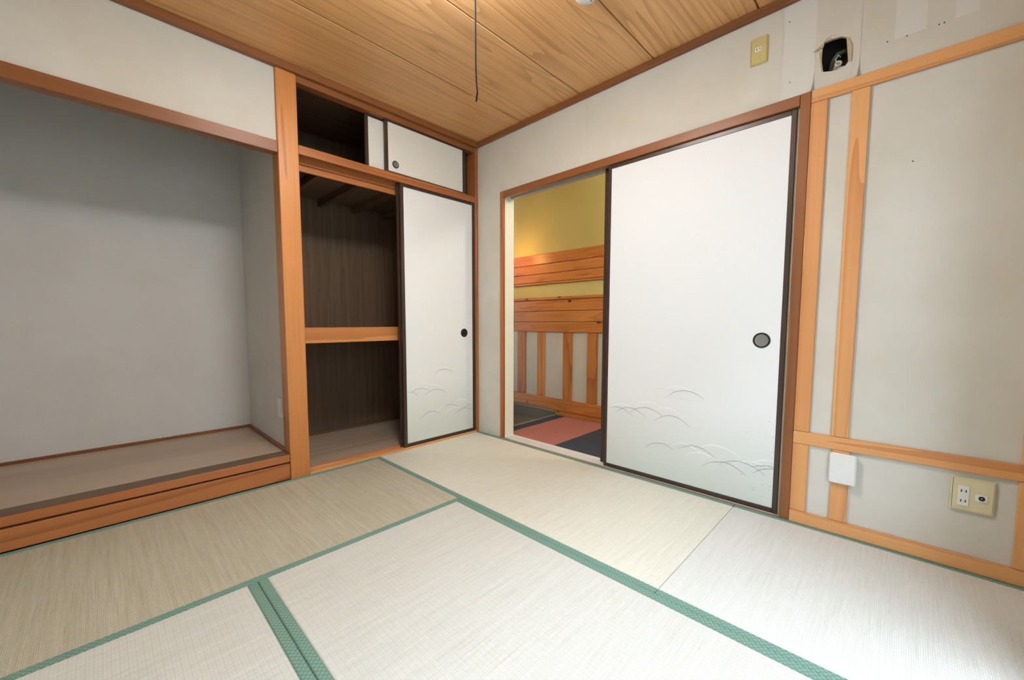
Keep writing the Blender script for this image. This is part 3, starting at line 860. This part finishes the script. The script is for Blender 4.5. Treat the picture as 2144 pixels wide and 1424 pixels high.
# curtain cloth added out of view, cuts window light on the floor corner
def blocker():
    bm = bmesh.new()
    n = 40
    rings = []
    for z in (0.02, 0.9, 1.86):
        ring = []
        for k in range(n):
            a = 2*math.pi*k/n
            r = 1.0+0.16*math.sin(a*9+z)
            ring.append(bm.verts.new((2.712+0.036*r*math.cos(a), -0.46+0.15*r*math.sin(a)*(1.0 if z < 1.5 else 0.8), z)))
        rings.append(ring)
    for i in range(2):
        for k in range(n):
            j = (k+1) % n
            bm.faces.new((rings[i][k], rings[i][j], rings[i+1][j], rings[i+1][k]))
    bm.faces.new(rings[0][::-1])
    bm.faces.new(rings[2])
    return from_bm('blocker', bm, M['blockercloth'], None, None, True)
tag(blocker(), 'beige curtain cloth added at the balcony window to block light', 'blocker')
box('blocker_rail', (2.715, -2.3, 1.865), (2.745, -0.38, 1.885), M['alu'], W1, 0.002)

# ------------------------------------------------------------------ ceiling lamp, cord, detector
LA = empty('ceiling_lamp', (1.32, -1.28, CEIL), 'round white ceiling lamp switched on at the room centre', 'lamp')
lathe('base_pan', [(0.0001, 0.0), (0.055, 0.0), (0.058, 0.060), (0.0001, 0.061)], (1.32, -1.28, CEIL-0.0005), (0, 0, -1), M['whiteplastic'], LA, 40)
lathe('diffuser', [(0.060, 0.060), (0.165, 0.064), (0.176, 0.074), (0.174, 0.092), (0.155, 0.108), (0.10, 0.118), (0.0001, 0.121)], (1.32, -1.28, CEIL-0.0005), (0, 0, -1), M['opal'], LA, 40)
cp = [(1.243, -1.0715, 2.135), (1.2425, -1.0710, 2.00), (1.2425, -1.0710, 1.84), (1.2425, -1.071, 1.78), (1.2445, -1.0702, 1.735), (1.2475, -1.069, 1.698), (1.2480, -1.0688, 1.693), (1.2440, -1.0705, 1.662)]
CO = empty('pull_cord', (1.243, -1.0715, 2.135), 'thin black cord hanging from the ceiling lamp, bent near its end', 'cord')
tube('cord', cp, 0.0028, M['cable'], CO)
tube('cord_hook', [(1.262, -1.115, 2.150), (1.250, -1.090, 2.146), (1.243, -1.0715, 2.136)], 0.002, M['cable'], CO)
DE = empty('smoke_detector', (1.414, -0.628, CEIL), 'round white detector on the cedar ceiling at the picture top', 'smoke detector')
lathe('base', [(0.0001, 0.0), (0.052, 0.0), (0.052, 0.012), (0.048, 0.016)], (1.414, -0.628, CEIL-0.0005), (0, 0, -1), M['whiteplastic'], DE, 36)
lathe('cap', [(0.048, 0.016), (0.046, 0.026), (0.038, 0.036), (0.020, 0.040), (0.0001, 0.040)], (1.414, -0.628, CEIL-0.0005), (0, 0, -1), M['whiteplastic'], DE, 36)
lathe('test_button', [(0.004, 0.0), (0.004, 0.003), (0.0001, 0.003)], (1.424, -0.608, CEIL-0.038), (0, 0, -1), M['dishmetal'], DE, 12)

# ------------------------------------------------------------------ hallway beyond the opening
HY = 0.88
HW = struct(box('wall_hallway', (-1.05, HY, -0.30), (3.45, HY+0.08, 2.40), M['hallwhite'], None, 0), 'hallway wall with pine planks over pale plaster and uprights')
box('painted_field', (-1.045, HY-0.004, 1.498), (3.44, HY-0.0002, 2.295), M['hallpaint'], HW, 0)
box('painted_band', (-1.045, HY-0.003, 1.093), (3.44, HY-0.0002, 1.211), M['hallpaint'], HW, 0)
for z0, z1, d in ((1.402, 1.497, 0.016), (1.3135, 1.4005, 0.016), (1.234, 1.312, 0.016), (1.212, 1.2325, 0.020),
                  (1.066, 1.092, 0.022), (0.9635, 1.065, 0.016), (0.8645, 0.962, 0.016), (0.770, 0.863, 0.019),
                  (0.046, 0.156, 0.018)):
    box('plank', (-1.04, HY-d, z0+0.001), (3.43, HY-0.0002, z1-0.001), M['plankX'], HW, 0.004)
box('plank', (0.131, HY-0.008, 0.0015), (3.43, HY-0.0002, 0.045), M['plankX'], HW, 0.002)
for x0, x1 in ((-0.60, -0.50), (-0.346, -0.241), (-0.090, 0.005), (0.214, 0.315), (0.471, 0.573), (0.73, 0.83), (0.99, 1.09)):
    box('upright', (x0, HY-0.012, 0.157), (x1, HY-0.0002, 0.769), M['studZ'], HW, 0.002)
box('stone_skirting', (-1.04, HY-0.014, 0.028), (0.130, HY-0.0002, 0.045), M['stone'], HW, 0.002)
box('stone_skirting', (-1.04, HY-0.010, -0.12), (0.130, HY-0.0002, 0.027), M['stonedark'], HW, 0.001)
struct(box('wall_hallway_left', (-1.13, 0.095, -0.30), (-1.052, 0.96, 2.40), M['hallpaint'], None, 0), 'end wall of the hallway')
struct(box('wall_hallway_right', (3.452, 0.095, -0.30), (3.53, 0.96, 2.40), M['hallpaint'], None, 0), 'far end wall of the hallway')
struct(box('ceiling_hallway', (-1.05, 0.106, 2.30), (3.45, 0.879, 2.39), M['hallwhite'], None, 0), 'hallway ceiling')
HF = struct(box('floor_hallway', (0.131, 0.106, -0.20), (3.45, 0.871, -0.0065), M['darkX'], None, 0), 'hallway floor with salmon and navy carpet tiles')
def ctile(x0, x1, y0, y1, m):
    box('carpet_tile', (x0+0.0006, y0+0.0006, -0.0062), (x1-0.0006, y1-0.0006, 0.0004), m, HF, 0.001)
for y0, y1 in ((0.107, 0.415), (0.415, 0.871)):
    ctile(0.150, 0.243, y0, y1, M['navy'])
    ctile(0.243, 0.698, y0, y1, M['pink'])
    for k in range(5):
        ctile(0.698+0.455*k, 0.698+0.455*(k+1), y0, y1, M['navy'] if k % 2 == 0 else M['pink'])
box('step_nosing', (0.120, 0.107, -0.022), (0.1495, 0.871, 0.0035), M['nosing'], HF, 0.002)
box('step_face', (0.1255, 0.107, -0.20), (0.1305, 0.871, -0.022), M['stone'], HF, 0)
struct(box('floor_entry', (-1.05, 0.106, -0.20), (0.125, 0.869, -0.075), M['stonedark'], None, 0), 'lower dark entry floor beyond the hallway step')
